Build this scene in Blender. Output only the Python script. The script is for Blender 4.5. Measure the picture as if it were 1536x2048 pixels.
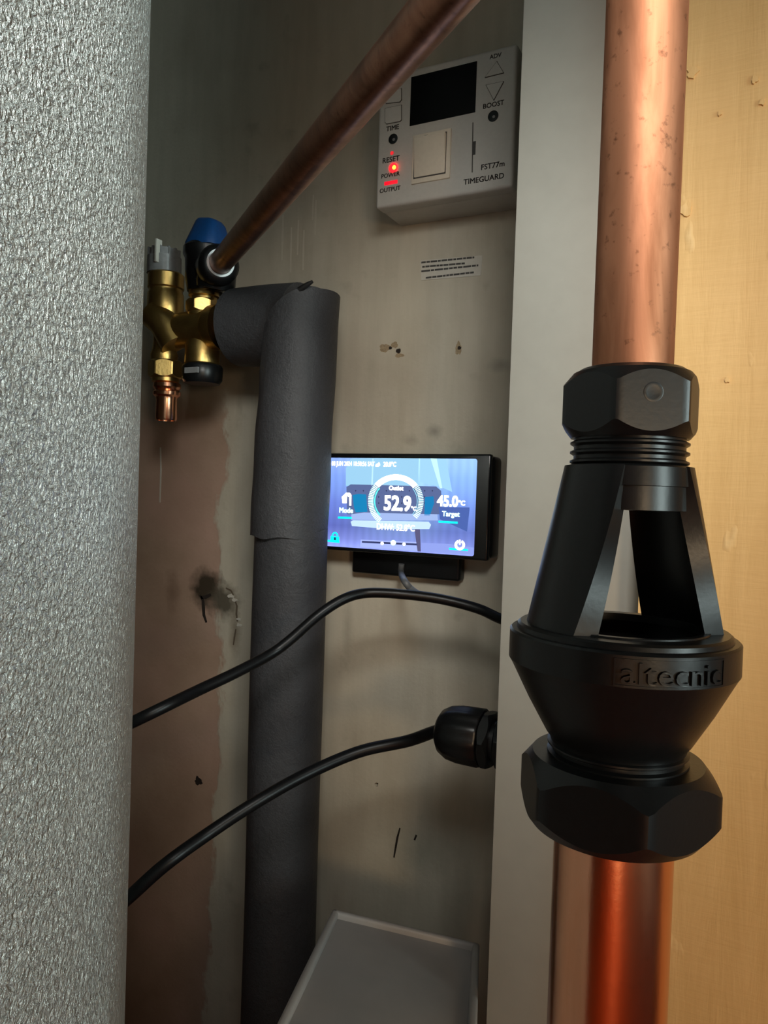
import bpy, bmesh, math, random
from mathutils import Vector, Matrix, Euler

random.seed(7)
R = math.radians
for o in list(bpy.data.objects):
    bpy.data.objects.remove(o)
scene = bpy.context.scene
C = scene.collection

# ------------------------------------------------------------------ camera
FPX = 1500.0                      # focal length in pixels of the 1536 x 2048 frame
CAM = Vector((0.0, 0.0, 0.50))
YAW, PITCH, ROLL = R(27.0), R(-1.3), R(1.9)
cam_rot = (Matrix.Rotation(YAW, 4, 'Z') @ Matrix.Rotation(R(90) + PITCH, 4, 'X')
           @ Matrix.Rotation(ROLL, 4, 'Z'))
cd = bpy.data.cameras.new('camera')
cd.sensor_fit = 'VERTICAL'
cd.sensor_height = 36.0
cd.sensor_width = 27.0
cd.lens = FPX / 2048.0 * 36.0
cd.clip_start = 0.01
cam = bpy.data.objects.new('camera', cd)
C.objects.link(cam)
cam.matrix_world = Matrix.Translation(CAM) @ cam_rot
scene.camera = cam

# ------------------------------------------------------------------ world, lights, exposure
scene.view_settings.view_transform = 'Standard'
scene.view_settings.look = 'None'
scene.view_settings.exposure = 0.0
scene.view_settings.gamma = 1.0
scene.view_settings.use_curve_mapping = False
world = bpy.data.worlds.new('world')
scene.world = world
world.use_nodes = True
world.node_tree.nodes['Background'].inputs[0].default_value = (0.80, 0.90, 1.0, 1)
world.node_tree.nodes['Background'].inputs[1].default_value = 0.01


def area_light(name, loc, target, size, size_y, power, color, spread):
    ld = bpy.data.lights.new(name, 'AREA')
    ld.shape = 'RECTANGLE'
    ld.size, ld.size_y = size, size_y
    ld.energy = power
    ld.color = color
    ld.spread = R(spread)
    lo = bpy.data.objects.new(name, ld)
    C.objects.link(lo)
    lo.location = loc
    lo.rotation_euler = (Vector(target) - Vector(loc)).to_track_quat('-Z', 'Y').to_euler()
    return lo


# added key light, unseen, just above the camera, pointing into the cupboard
area_light('key_light', (0.05, -0.03, CAM.z + 0.22), (-0.235, 0.45, CAM.z - 0.025), 0.14, 0.10, 0.225, (1.0, 0.99, 0.93), 54)
# added cool side light from the right, set at a made-up window
area_light('side_fill', (1.27, -0.12, CAM.z + 0.26), (-0.2, 0.14, CAM.z + 0.20), 0.78, 0.90, 3.6, (0.82, 1.0, 0.98), 44)
# added warm fill low behind the camera, lighting the floor the pipe reflects
bd = bpy.data.lights.new('floor_fill', 'POINT')
bd.energy = 1.2
bd.color = (1.0, 0.70, 0.42)
bd.shadow_soft_size = 0.07
warm_fill = bpy.data.objects.new('floor_fill', bd)
C.objects.link(warm_fill)
warm_fill.location = (0.26, -0.64, CAM.z - 0.29)
# added warm spot, unseen, turned to the plastered wall on the right
sd = bpy.data.lights.new('tan_wall_fill', 'SPOT')
sd.energy = 8.0
sd.color = (1.0, 0.72, 0.44)
sd.spot_size = R(62)
sd.spot_blend = 1.0
sd.shadow_soft_size = 0.06
spot = bpy.data.objects.new('tan_wall_fill', sd)
C.objects.link(spot)
spot.location = (0.46, -0.36, CAM.z - 0.02)
spot.rotation_euler = (Vector((0.14, 0.33, CAM.z - 0.09)) - spot.location).to_track_quat('-Z', 'Y').to_euler()

# ------------------------------------------------------------------ pixel helpers
cam_r3 = cam_rot.to_3x3()


def ray(px, py):
    return (cam_r3 @ Vector(((px - 768.0) / FPX, (1024.0 - py) / FPX, -1.0))).normalized()


def onY(px, py, y):
    """point of the pixel's ray on the plane Y = y (planes parallel to the back wall)"""
    d = ray(px, py)
    return CAM + d * (y / d.y)


def onZ(px, py, z):
    d = ray(px, py)
    return CAM + d * ((z - CAM.z) / d.z)


# ------------------------------------------------------------------ materials
def srgb(r, g, b):
    f = lambda c: c / 12.92 if c <= 0.04045 else ((c + 0.055) / 1.055) ** 2.4
    return (f(r / 255), f(g / 255), f(b / 255), 1.0)


def new_mat(name):
    m = bpy.data.materials.new(name)
    m.use_nodes = True
    nt = m.node_tree
    return m, nt, nt.nodes['Principled BSDF']


def N(nt, typ, **kw):
    n = nt.nodes.new(typ)
    for k, v in kw.items():
        if k.startswith('i_'):
            key = k[2:]
            key = int(key) if key.isdigit() else key
            n.inputs[key].default_value = v
        else:
            setattr(n, k, v)
    return n


def L(nt, a, b):
    nt.links.new(a, b)


def coords(nt, scale=(1, 1, 1), rot=(0, 0, 0)):
    tc = N(nt, 'ShaderNodeTexCoord')
    mp = N(nt, 'ShaderNodeMapping')
    mp.inputs['Scale'].default_value = scale
    mp.inputs['Rotation'].default_value = rot
    L(nt, tc.outputs['Object'], mp.inputs['Vector'])
    return mp.outputs['Vector']


def noise(nt, vec, scale, detail=4, rough=0.55, dist=0.0):
    n = N(nt, 'ShaderNodeTexNoise')
    n.inputs['Scale'].default_value = scale
    n.inputs['Detail'].default_value = detail
    n.inputs['Roughness'].default_value = rough
    n.inputs['Distortion'].default_value = dist
    L(nt, vec, n.inputs['Vector'])
    return n.outputs['Fac']


def ramp(nt, fac, stops):
    r = N(nt, 'ShaderNodeValToRGB')
    while len(r.color_ramp.elements) < len(stops):
        r.color_ramp.elements.new(0.5)
    for e, (p, c) in zip(r.color_ramp.elements, stops):
        e.position = p
        e.color = c
    L(nt, fac, r.inputs['Fac'])
    return r.outputs['Color']


def bw(v):
    return (v, v, v, 1)


def mix(nt, fac, a, b, blend='MIX'):
    m = N(nt, 'ShaderNodeMix', data_type='RGBA', blend_type=blend)
    for sock, v in ((m.inputs[0], fac), (m.inputs[6], a), (m.inputs[7], b)):
        if hasattr(v, 'links'):
            L(nt, v, sock)
        else:
            sock.default_value = v
    return m.outputs[2]


def math_n(nt, op, a, b=None, c=None, clamp=False):
    m = N(nt, 'ShaderNodeMath', operation=op, use_clamp=clamp)
    for i, v in enumerate((a, b, c)):
        if v is None:
            continue
        if hasattr(v, 'links'):
            L(nt, v, m.inputs[i])
        else:
            m.inputs[i].default_value = v
    return m.outputs[0]


def bump(nt, bsdf, height, strength, dist):
    b = N(nt, 'ShaderNodeBump')
    b.inputs['Strength'].default_value = strength
    b.inputs['Distance'].default_value = dist
    L(nt, height, b.inputs['Height'])
    L(nt, b.outputs['Normal'], bsdf.inputs['Normal'])
    return b


def simple(name, col, rough=0.5, metal=0.0, spec=0.5, grain=0.0, grain_scale=400, bump_d=0.0):
    m, nt, b = new_mat(name)
    b.inputs['Roughness'].default_value = rough
    b.inputs['Metallic'].default_value = metal
    b.inputs['Specular IOR Level'].default_value = spec
    v = coords(nt)
    n = noise(nt, v, grain_scale, 3)
    lo = tuple(c * (1 - grain) for c in col[:3]) + (1,)
    hi = tuple(min(1, c * (1 + grain)) for c in col[:3]) + (1,)
    L(nt, ramp(nt, n, [(0.3, lo), (0.7, hi)]), b.inputs['Base Color'])
    if bump_d:
        bump(nt, b, n, 0.5, bump_d)
    return m


def emit(name, col, strength=1.0):
    m, nt, b = new_mat(name)
    b.inputs['Base Color'].default_value = (0.01, 0.01, 0.01, 1)
    b.inputs['Emission Color'].default_value = col
    b.inputs['Emission Strength'].default_value = strength
    b.inputs['Roughness'].default_value = 0.3
    return m


M = {}
M['black_plastic'] = simple('black_plastic', (0.0045, 0.0047, 0.005, 1), 0.33, 0, 0.32, 0.15, 900, 0.00004)
M['black_cable'] = simple('black_cable', (0.004, 0.004, 0.0045, 1), 0.38, 0, 0.25, 0.2, 300)
M['black_glass'] = simple('black_glass', (0.006, 0.007, 0.008, 1), 0.12, 0, 0.5)
M['black_matte'] = simple('black_matte', (0.010, 0.010, 0.010, 1), 0.5)
M['lcd_black'] = simple('lcd_black', (0.002, 0.002, 0.0022, 1), 0.45, 0, 0.12)
M['grey_cable'] = simple('grey_cable', (0.10, 0.105, 0.11, 1), 0.45)
M['blue_plastic'] = simple('blue_plastic', (0.004, 0.045, 0.16, 1), 0.42, 0, 0.5, 0.1)
M['white_plastic'] = simple('white_plastic', (0.50, 0.49, 0.455, 1), 0.38, 0, 0.5, 0.03)
M['rocker_plastic'] = simple('rocker_plastic', (0.66, 0.60, 0.50, 1), 0.34, 0, 0.5, 0.03)
M['grey_plastic'] = simple('grey_plastic', (0.20, 0.20, 0.20, 1), 0.3, 0, 0.5, 0.1)
M['print_dark'] = simple('print_dark', (0.05, 0.048, 0.045, 1), 0.6)
M['seam_dark'] = simple('seam_dark', (0.06, 0.055, 0.05, 1), 0.6)
M['white_tray'] = simple('white_tray', (0.40, 0.375, 0.355, 1), 0.45, 0, 0.4, 0.04, 60)
M['white_panel'] = simple('white_panel', (0.37, 0.37, 0.335, 1), 0.5, 0, 0.35, 0.03, 90)
M['steel_clip'] = simple('steel_clip', (0.20, 0.20, 0.20, 1), 0.35, 1.0)
M['sticker'] = simple('sticker', (0.52, 0.50, 0.44, 1), 0.55, 0, 0.4, 0.03)
M['paint_run'] = simple('paint_run', (0.50, 0.465, 0.38, 1), 0.45, 0, 0.4, 0.03)
M['hole_dark'] = simple('hole_dark', (0.015, 0.010, 0.007, 1), 0.9)
M['chipped'] = simple('chipped_plaster', (0.30, 0.235, 0.15, 1), 0.9, 0, 0.2, 0.2, 700, 0.0002)
M['chipped_dark'] = simple('chipped_dark', (0.10, 0.075, 0.05, 1), 0.9)
M['led_red'] = emit('led_red', (1.0, 0.004, 0.006, 1), 7.0)
M['led_core'] = emit('led_core', (1.0, 0.16, 0.01, 1), 14.0)
M['led_bar'] = emit('led_bar', (1.0, 0.004, 0.02, 1), 1.2)
M['reset_red'] = emit('reset_red', (1.0, 0.02, 0.03, 1), 0.8)


def foam_mat():
    m, nt, b = new_mat('grey_foam')
    v = coords(nt)
    n1 = noise(nt, v, 900, 3)
    n2 = noise(nt, v, 25, 4)
    c = ramp(nt, n2, [(0.3, (0.034, 0.034, 0.037, 1)), (0.7, (0.052, 0.052, 0.056, 1))])
    c2 = mix(nt, 0.35, c, ramp(nt, n1, [(0.3, (0.024, 0.024, 0.026, 1)), (0.7, (0.066, 0.066, 0.070, 1))]))
    L(nt, c2, b.inputs['Base Color'])
    b.inputs['Roughness'].default_value = 0.55
    b.inputs['Specular IOR Level'].default_value = 0.35
    h = math_n(nt, 'ADD', n1, math_n(nt, 'MULTIPLY', noise(nt, v, 220, 3), 2.0))
    bump(nt, b, h, 0.5, 0.0006)
    return m


def copper_mat(name, base, dark, rough, patina):
    m, nt, b = new_mat(name)
    v = coords(nt)
    vs = coords(nt, (1, 1, 0.22))
    n1 = noise(nt, vs, 130, 5, 0.6, 0.6)
    n2 = noise(nt, v, 420, 4, 0.6)
    n3 = noise(nt, vs, 55, 3)
    c = ramp(nt, n1, [(0.30, dark), (0.62, base)])
    spots = ramp(nt, n2, [(0.60, bw(0)), (0.72, bw(1))])
    c = mix(nt, math_n(nt, 'MULTIPLY', spots, patina), c, tuple(x * 0.35 for x in dark[:3]) + (1,))
    L(nt, c, b.inputs['Base Color'])
    b.inputs['Metallic'].default_value = 1.0
    rr = math_n(nt, 'MULTIPLY_ADD', n3, 0.25, rough - 0.12, True)
    L(nt, rr, b.inputs['Roughness'])
    bump(nt, b, math_n(nt, 'ADD', n1, math_n(nt, 'MULTIPLY', n2, 0.3)), 0.12, 0.0006)
    return m


def brass_mat():
    m, nt, b = new_mat('brass')
    v = coords(nt)
    n = noise(nt, v, 500, 3)
    L(nt, ramp(nt, noise(nt, v, 60, 3), [(0.3, (0.42, 0.27, 0.085, 1)), (0.7, (0.60, 0.41, 0.15, 1))]), b.inputs['Base Color'])
    b.inputs['Metallic'].default_value = 1.0
    b.inputs['Roughness'].default_value = 0.36
    bump(nt, b, n, 0.35, 0.0003)
    return m


def tank_mat():
    m, nt, b = new_mat('embossed_grey_jacket')
    v = coords(nt)
    n1 = noise(nt, v, 480, 3, 0.55, 0.9)
    n2 = noise(nt, v, 800, 3, 0.5, 0.5)
    big = noise(nt, v, 14, 3)
    c = ramp(nt, big, [(0.3, (0.60, 0.64, 0.62, 1)), (0.7, (0.72, 0.76, 0.74, 1))])
    L(nt, c, b.inputs['Base Color'])
    b.inputs['Metallic'].default_value = 0.55
    b.inputs['Roughness'].default_value = 0.36
    h = math_n(nt, 'ADD', n1, math_n(nt, 'MULTIPLY', n2, 0.35))
    bump(nt, b, h, 1.0, 0.0048)
    return m


def backwall_mat():
    m, nt, b = new_mat('painted_plaster')
    tc = N(nt, 'ShaderNodeTexCoord')
    v = tc.outputs['Object']
    sep = N(nt, 'ShaderNodeSeparateXYZ')
    L(nt, v, sep.inputs[0])
    vs = coords(nt, (1, 1, 0.12))
    blotch = noise(nt, v, 16, 4, 0.6)
    streak = noise(nt, vs, 90, 4, 0.6)
    paint = ramp(nt, blotch, [(0.28, (0.40, 0.36, 0.285, 1)), (0.55, (0.47, 0.435, 0.35, 1)), (0.8, (0.50, 0.465, 0.38, 1))])
    paint = mix(nt, 0.22, paint, ramp(nt, streak, [(0.35, (0.33, 0.295, 0.23, 1)), (0.65, (0.54, 0.505, 0.41, 1))]))
    # scuffs
    sc = ramp(nt, noise(nt, v, 45, 3, 0.5), [(0.66, bw(0)), (0.78, bw(1))])
    paint = mix(nt, math_n(nt, 'MULTIPLY', sc, 0.28), paint, (0.20, 0.18, 0.14, 1))
    # unpainted pink-brown plaster, left of a ragged brush line and below the valve
    edge_n = math_n(nt, 'MULTIPLY_ADD', noise(nt, coords(nt, (1, 1, 0.5)), 22, 5, 0.65), 0.060, -0.030)
    pb = onY(447, 1000, 0.475)
    ex = math_n(nt, 'SUBTRACT', math_n(nt, 'ADD', edge_n, pb.x), sep.outputs[0])
    mx = math_n(nt, 'MULTIPLY', ex, 260, None, True)
    pt = onY(400, 770, 0.475)
    ez = math_n(nt, 'SUBTRACT', math_n(nt, 'ADD', edge_n, pt.z), sep.outputs[2])
    mz = math_n(nt, 'MULTIPLY', ez, 30, None, True)
    mask = math_n(nt, 'MULTIPLY', mx, mz)
    plaster = ramp(nt, blotch, [(0.3, (0.31, 0.215, 0.155, 1)), (0.7, (0.42, 0.30, 0.225, 1))])
    pinkn = ramp(nt, noise(nt, v, 11, 3), [(0.45, bw(0)), (0.65, bw(1))])
    plaster = mix(nt, math_n(nt, 'MULTIPLY', pinkn, 0.5), plaster, (0.46, 0.295, 0.24, 1))
    col = mix(nt, mask, paint, plaster)

    def stain_and_shade(col, px, py, rx, rz, c, amt, power=1.0):
        p = onY(px, py, 0.475)
        dx = math_n(nt, 'DIVIDE', math_n(nt, 'SUBTRACT', sep.outputs[0], p.x), rx)
        dz = math_n(nt, 'DIVIDE', math_n(nt, 'SUBTRACT', sep.outputs[2], p.z), rz)
        wob = math_n(nt, 'MULTIPLY_ADD', noise(nt, v, 120, 4), 0.9, -0.45)
        d = math_n(nt, 'ADD', math_n(nt, 'SQRT', math_n(nt, 'ADD', math_n(nt, 'MULTIPLY', dx, dx), math_n(nt, 'MULTIPLY', dz, dz))), wob)
        f = math_n(nt, 'MULTIPLY', math_n(nt, 'SUBTRACT', 1.0, d, None, True), amt, None, True)
        return mix(nt, f, col, c)
    for (px, py, rx, rz, c, amt) in [  # the two darkest paint the shade of the old cavity
            (414, 1178, 0.021, 0.020, (0.045, 0.034, 0.022, 1), 1.7),
            (448, 1202, 0.019, 0.017, (0.10, 0.088, 0.065, 1), 1.5),
            (470, 1265, 0.008, 0.024, (0.22, 0.19, 0.14, 1), 1.0),
            (345, 1180, 0.010, 0.022, (0.20, 0.13, 0.09, 1), 0.8),
            (1000, 730, 0.012, 0.006, (0.24, 0.22, 0.18, 1), 0.7),
            (868, 862, 0.008, 0.006, (0.24, 0.22, 0.18, 1), 0.8),
            (820, 880, 0.008, 0.005, (0.28, 0.25, 0.2, 1), 0.7),
            (840, 1700, 0.03, 0.02, (0.30, 0.30, 0.24, 1), 0.6),
            (695, 1260, 0.006, 0.03, (0.26, 0.24, 0.19, 1), 0.6)]:
        col = stain_and_shade(col, px, py, rx, rz, c, amt)
    L(nt, col, b.inputs['Base Color'])
    b.inputs['Roughness'].default_value = 0.62
    b.inputs['Specular IOR Level'].default_value = 0.3
    h = math_n(nt, 'ADD', math_n(nt, 'MULTIPLY', streak, 0.6), math_n(nt, 'MULTIPLY', noise(nt, v, 350, 3), 0.3))
    h = math_n(nt, 'ADD', h, math_n(nt, 'MULTIPLY', mask, -0.6))
    bump(nt, b, h, 0.22, 0.002)
    return m


def tanwall_mat():
    m, nt, b = new_mat('bare_tan_plaster')
    v = coords(nt)
    vz = coords(nt, (1, 1, 0.10))
    vx = coords(nt, (0.06, 1, 1))
    blotch = noise(nt, v, 9, 4, 0.5)
    s1 = noise(nt, vz, 85, 5, 0.65, 0.5)
    s2 = noise(nt, coords(nt, (0.10, 1, 1), (0, R(2.5), 0)), 190, 4, 0.65, 0.4)
    c = ramp(nt, blotch, [(0.3, (0.74, 0.47, 0.18, 1)), (0.7, (0.80, 0.49, 0.20, 1))])
    c = mix(nt, 0.30, c, ramp(nt, s1, [(0.35, (0.58, 0.38, 0.17, 1)), (0.7, (0.86, 0.62, 0.32, 1))]))
    c = mix(nt, 0.06, c, ramp(nt, s2, [(0.35, (0.56, 0.37, 0.16, 1)), (0.7, (0.86, 0.62, 0.32, 1))]))
    drops = ramp(nt, noise(nt, coords(nt, (1, 1, 0.45)), 75, 3, 0.5), [(0.66, bw(0)), (0.74, bw(1))])
    c = mix(nt, math_n(nt, 'MULTIPLY', drops, 0.30), c, (0.88, 0.70, 0.40, 1))
    L(nt, c, b.inputs['Base Color'])
    b.inputs['Roughness'].default_value = 0.6
    b.inputs['Specular IOR Level'].default_value = 0.3
    h = math_n(nt, 'ADD', s1, math_n(nt, 'MULTIPLY', s2, 0.3))
    h = math_n(nt, 'ADD', h, math_n(nt, 'MULTIPLY', drops, 0.7))
    bump(nt, b, h, 0.30, 0.0022)
    return m


M['foam'] = foam_mat()
M['old_copper'] = copper_mat('old_copper', (0.46, 0.205, 0.115, 1), (0.24, 0.095, 0.048, 1), 0.58, 0.7)
M['dark_copper'] = copper_mat('dark_copper', (0.36, 0.165, 0.10, 1), (0.20, 0.085, 0.05, 1), 0.34, 0.4)
M['bright_copper'] = copper_mat('bright_copper', (0.86, 0.42, 0.25, 1), (0.78, 0.35, 0.19, 1), 0.20, 0.1)
M['brass'] = brass_mat()
M['tank'] = tank_mat()
M['backwall'] = backwall_mat()
M['tanwall'] = tanwall_mat()
M['cream_paint'] = simple('cream_paint', (0.20, 0.18, 0.15, 1), 0.7, 0, 0.3, 0.06, 30)
M['floorboard'] = simple('floor_boards', (0.80, 0.17, 0.045, 1), 0.5, 0, 0.3, 0.15, 12)
M['door_reflector'] = simple('orange_door_reflector', (0.55, 0.17, 0.05, 1), 0.4, 0, 0.4, 0.12, 25)  # orange surface of the door added for reflections


# ------------------------------------------------------------------ geometry helpers
def link(name, me, mat, parent=None, smooth=False, ploc=None):
    me.materials.clear()
    if mat:
        me.materials.append(M[mat] if isinstance(mat, str) else mat)
    if smooth:
        for p in me.polygons:
            p.use_smooth = True
    o = bpy.data.objects.new(name, me)
    C.objects.link(o)
    if parent is not None:
        o.parent = parent
        if parent.type == 'EMPTY':
            o.matrix_parent_inverse = Matrix.Translation(parent.location).inverted()
    return o


def finish(bm, name):
    bmesh.ops.recalc_face_normals(bm, faces=bm.faces)
    me = bpy.data.meshes.new(name)
    bm.to_mesh(me)
    bm.free()
    return me


def auto_smooth(o, ang=35):
    me = o.data
    for p in me.polygons:
        p.use_smooth = True
    bm = bmesh.new()
    bm.from_mesh(me)
    for e in bm.edges:
        if len(e.link_faces) == 2 and e.calc_face_angle(0) > R(ang):
            e.smooth = False
    bm.to_mesh(me)
    bm.free()


def tag(o, label=None, cat=None, group=None, kind=None):
    if label:
        o['label'] = label
    if cat:
        o['category'] = cat
    if group:
        o['group'] = group
    if kind:
        o['kind'] = kind
    return o


def thing(name, loc, label, cat, group=None):
    e = bpy.data.objects.new(name, None)
    e.empty_display_size = 0.02
    C.objects.link(e)
    e.location = loc
    return tag(e, label, cat, group)


def add_box(bm, lo, hi, bev=0.0, seg=2):
    r = bmesh.ops.create_cube(bm, size=1.0)
    vs = r['verts']
    lo, hi = Vector(lo), Vector(hi)
    for v in vs:
        v.co = Vector([(lo[i] + hi[i]) / 2 + v.co[i] * (hi[i] - lo[i]) for i in range(3)])
    if bev:
        es = list({e for v in vs for e in v.link_edges})
        bmesh.ops.bevel(bm, geom=es, offset=bev, segments=seg, affect='EDGES', profile=0.5)


def box(name, lo, hi, mat, parent=None, bev=0.0, seg=2):
    bm = bmesh.new()
    add_box(bm, lo, hi, bev, seg)
    o = link(name, finish(bm, name), mat, parent)
    if bev:
        auto_smooth(o)
    return o


def frame_of(d):
    d = d.normalized()
    a = Vector((0, 0, 1)) if abs(d.z) < 0.9 else Vector((1, 0, 0))
    u = d.cross(a).normalized()
    return u, d.cross(u).normalized(), d


def add_rings(bm, rings, cap0=True, cap1=True):
    vv = [[bm.verts.new(p) for p in ring] for ring in rings]
    n = len(vv[0])
    for a, b in zip(vv, vv[1:]):
        for i in range(n):
            j = (i + 1) % n
            bm.faces.new((a[i], a[j], b[j], b[i]))
    if cap0:
        bm.faces.new(vv[0])
    if cap1:
        bm.faces.new(list(reversed(vv[-1])))


def add_lathe(bm, origin, axis, prof, seg=48, phase=0.0, u=None):
    """prof: [(radius, distance along axis)]"""
    origin = Vector(origin)
    uu, w, d = frame_of(Vector(axis))
    if u is not None:
        uu = Vector(u).normalized()
        w = d.cross(uu)
    rings = []
    for (r, h) in prof:
        rings.append([origin + d * h + uu * (r * math.cos(phase + 2 * math.pi * i / seg))
                      + w * (r * math.sin(phase + 2 * math.pi * i / seg)) for i in range(seg)])
    closed = prof[0] == prof[-1]
    add_rings(bm, rings, not closed, not closed)
    if closed:
        bmesh.ops.remove_doubles(bm, verts=bm.verts, dist=1e-7)


def lathe(name, origin, axis, prof, mat, parent=None, seg=48, ang=35):
    bm = bmesh.new()
    add_lathe(bm, origin, axis, prof, seg)
    o = link(name, finish(bm, name), mat, parent)
    auto_smooth(o, ang)
    return o


def hex_nut(name, origin, axis, rc, length, mat, parent, phase, rbore=None, cham=0.16, u=None, lip=0.0):
    """hexagonal nut with turned (chamfered) ends: hexagon cut by a cone at both ends"""
    bm = bmesh.new()
    origin = Vector(origin)
    uu, w, d = frame_of(Vector(axis))
    if u is not None:
        uu = Vector(u).normalized()
        w = d.cross(uu)
    seg = 120
    ap = rc * math.cos(math.pi / 6)
    ch = rc * cham
    rmax = rc * 0.985
    r_in = ap * 0.95

    def hexr(a):
        t = (a - phase) % (math.pi / 3) - math.pi / 6
        return min(ap / math.cos(t), rmax)

    def ring(fh, fr):
        out = []
        for i in range(seg):
            a = 2 * math.pi * i / seg + phase
            r = fr(a)
            out.append(origin + d * fh(a) + uu * (r * math.cos(a)) + w * (r * math.sin(a)))
        return out
    # every facet ends in the arc where the turned cone cuts it
    arc_h = lambda a: ch * (hexr(a) - r_in) / (rmax - r_in)
    rings = [ring(lambda a: 0.0, lambda a: r_in * 0.93), ring(lambda a: 0.0, lambda a: r_in), ring(arc_h, hexr),
             ring(lambda a: length - arc_h(a), hexr), ring(lambda a: length, lambda a: r_in), ring(lambda a: length, lambda a: r_in * 0.93)]
    if lip:
        rings.append([origin + d * length + uu * (ap * 0.86 * math.cos(2 * math.pi * i / seg + phase)) + w * (ap * 0.86 * math.sin(2 * math.pi * i / seg + phase)) for i in range(seg)])
        rings.append([origin + d * (length + lip) + uu * (ap * 0.82 * math.cos(2 * math.pi * i / seg + phase)) + w * (ap * 0.82 * math.sin(2 * math.pi * i / seg + phase)) for i in range(seg)])
    add_rings(bm, rings)
    o = link(name, finish(bm, name), mat, parent)
    auto_smooth(o, 22)
    return o


def spline(pts, n=10):
    pts = [Vector(p) for p in pts]
    q = [2 * pts[0] - pts[1]] + pts + [2 * pts[-1] - pts[-2]]
    out = []
    for i in range(1, len(q) - 2):
        p0, p1, p2, p3 = q[i - 1:i + 3]
        for k in range(n):
            t = k / n
            out.append(0.5 * ((2 * p1) + (p2 - p0) * t + (2 * p0 - 5 * p1 + 4 * p2 - p3) * t * t
                              + (3 * p1 - p0 - 3 * p2 + p3) * t ** 3))
    out.append(pts[-1])
    return out


def add_tube(bm, pts, r, seg=16):
    u = None
    rings = []
    for i, p in enumerate(pts):
        d = (pts[min(i + 1, len(pts) - 1)] - pts[max(i - 1, 0)]).normalized()
        if u is None:
            u = frame_of(d)[0]
        u = (u - d * u.dot(d)).normalized()
        w = d.cross(u)
        rr = r(i / (len(pts) - 1)) if callable(r) else r
        rings.append([p + u * rr * math.cos(2 * math.pi * k / seg) + w * rr * math.sin(2 * math.pi * k / seg) for k in range(seg)])
    add_rings(bm, rings)


def tube(name, pts, r, mat, parent=None, seg=16, smooth_n=10):
    bm = bmesh.new()
    add_tube(bm, spline(pts, smooth_n) if smooth_n else [Vector(p) for p in pts], r, seg)
    o = link(name, finish(bm, name), mat, parent)
    auto_smooth(o, 50)
    return o


def poly_prism(bm, pts, y0, y1):
    """pts: (x, z) outline; prism between Y = y0 (front) and y1"""
    a = [bm.verts.new((x, y0, z)) for x, z in pts]
    b = [bm.verts.new((x, y1, z)) for x, z in pts]
    bm.faces.new(a)
    bm.faces.new(list(reversed(b)))
    n = len(a)
    for i in range(n):
        j = (i + 1) % n
        bm.faces.new((a[i], b[i], b[j], a[j]))


def plate(name, pts, y0, y1, mat, parent):
    bm = bmesh.new()
    poly_prism(bm, pts, y0, y1)
    return link(name, finish(bm, name), mat, parent)


def text_me(body, size, extrude=0.0, align='CENTER'):
    cu = bpy.data.curves.new('lettering', 'FONT')
    cu.body = body
    cu.size = size
    cu.extrude = extrude
    cu.align_x = align
    cu.align_y = 'CENTER'
    cu.resolution_u = 3
    o = bpy.data.objects.new('lettering', cu)
    C.objects.link(o)
    dg = bpy.context.evaluated_depsgraph_get()
    me = bpy.data.meshes.new_from_object(o.evaluated_get(dg))
    bpy.data.objects.remove(o)
    bpy.data.curves.remove(cu)
    return me


def text_on_wall(name, body, px, py, wpx, y, mat, parent, thick=0.00008, bold=0.0, hscale=1.0):
    """lettering on a plane parallel to the back wall, centred on the pixel and wpx pixels wide"""
    c = onY(px, py, y)
    w = (onY(px + wpx / 2, py, y) - onY(px - wpx / 2, py, y)).x
    me = text_me(body, 1.0, 0.0)
    xs = [v.co.x for v in me.vertices]
    ys = [v.co.y for v in me.vertices]
    s = w / (max(xs) - min(xs))
    cx, cy = (max(xs) + min(xs)) / 2, (max(ys) + min(ys)) / 2
    bm = bmesh.new()
    bm.from_mesh(me)
    bpy.data.meshes.remove(me)
    for v in bm.verts:
        v.co = Vector((c.x + (v.co.x - cx) * s, y - thick, c.z + (v.co.y - cy) * s * hscale))
    r = bmesh.ops.extrude_face_region(bm, geom=list(bm.faces))
    for g in r['geom']:
        if isinstance(g, bmesh.types.BMVert):
            g.co.y += thick * 0.9
    me = bpy.data.meshes.new(name)
    bmesh.ops.recalc_face_normals(bm, faces=bm.faces)
    if bold:
        # thicken the strokes with offset copies
        geo = list(bm.verts) + list(bm.edges) + list(bm.faces)
        for dx, dz in ((bold, 0), (0, bold), (bold, bold)):
            d = bmesh.ops.duplicate(bm, geom=geo)
            for g in d['geom']:
                if isinstance(g, bmesh.types.BMVert):
                    g.co += Vector((dx * s, -0.000004, dz * s))
    bm.to_mesh(me)
    bm.free()
    return link(name, me, mat, parent)


# ================================================================== the setting
YW = 0.475                       # back wall plane


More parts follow.
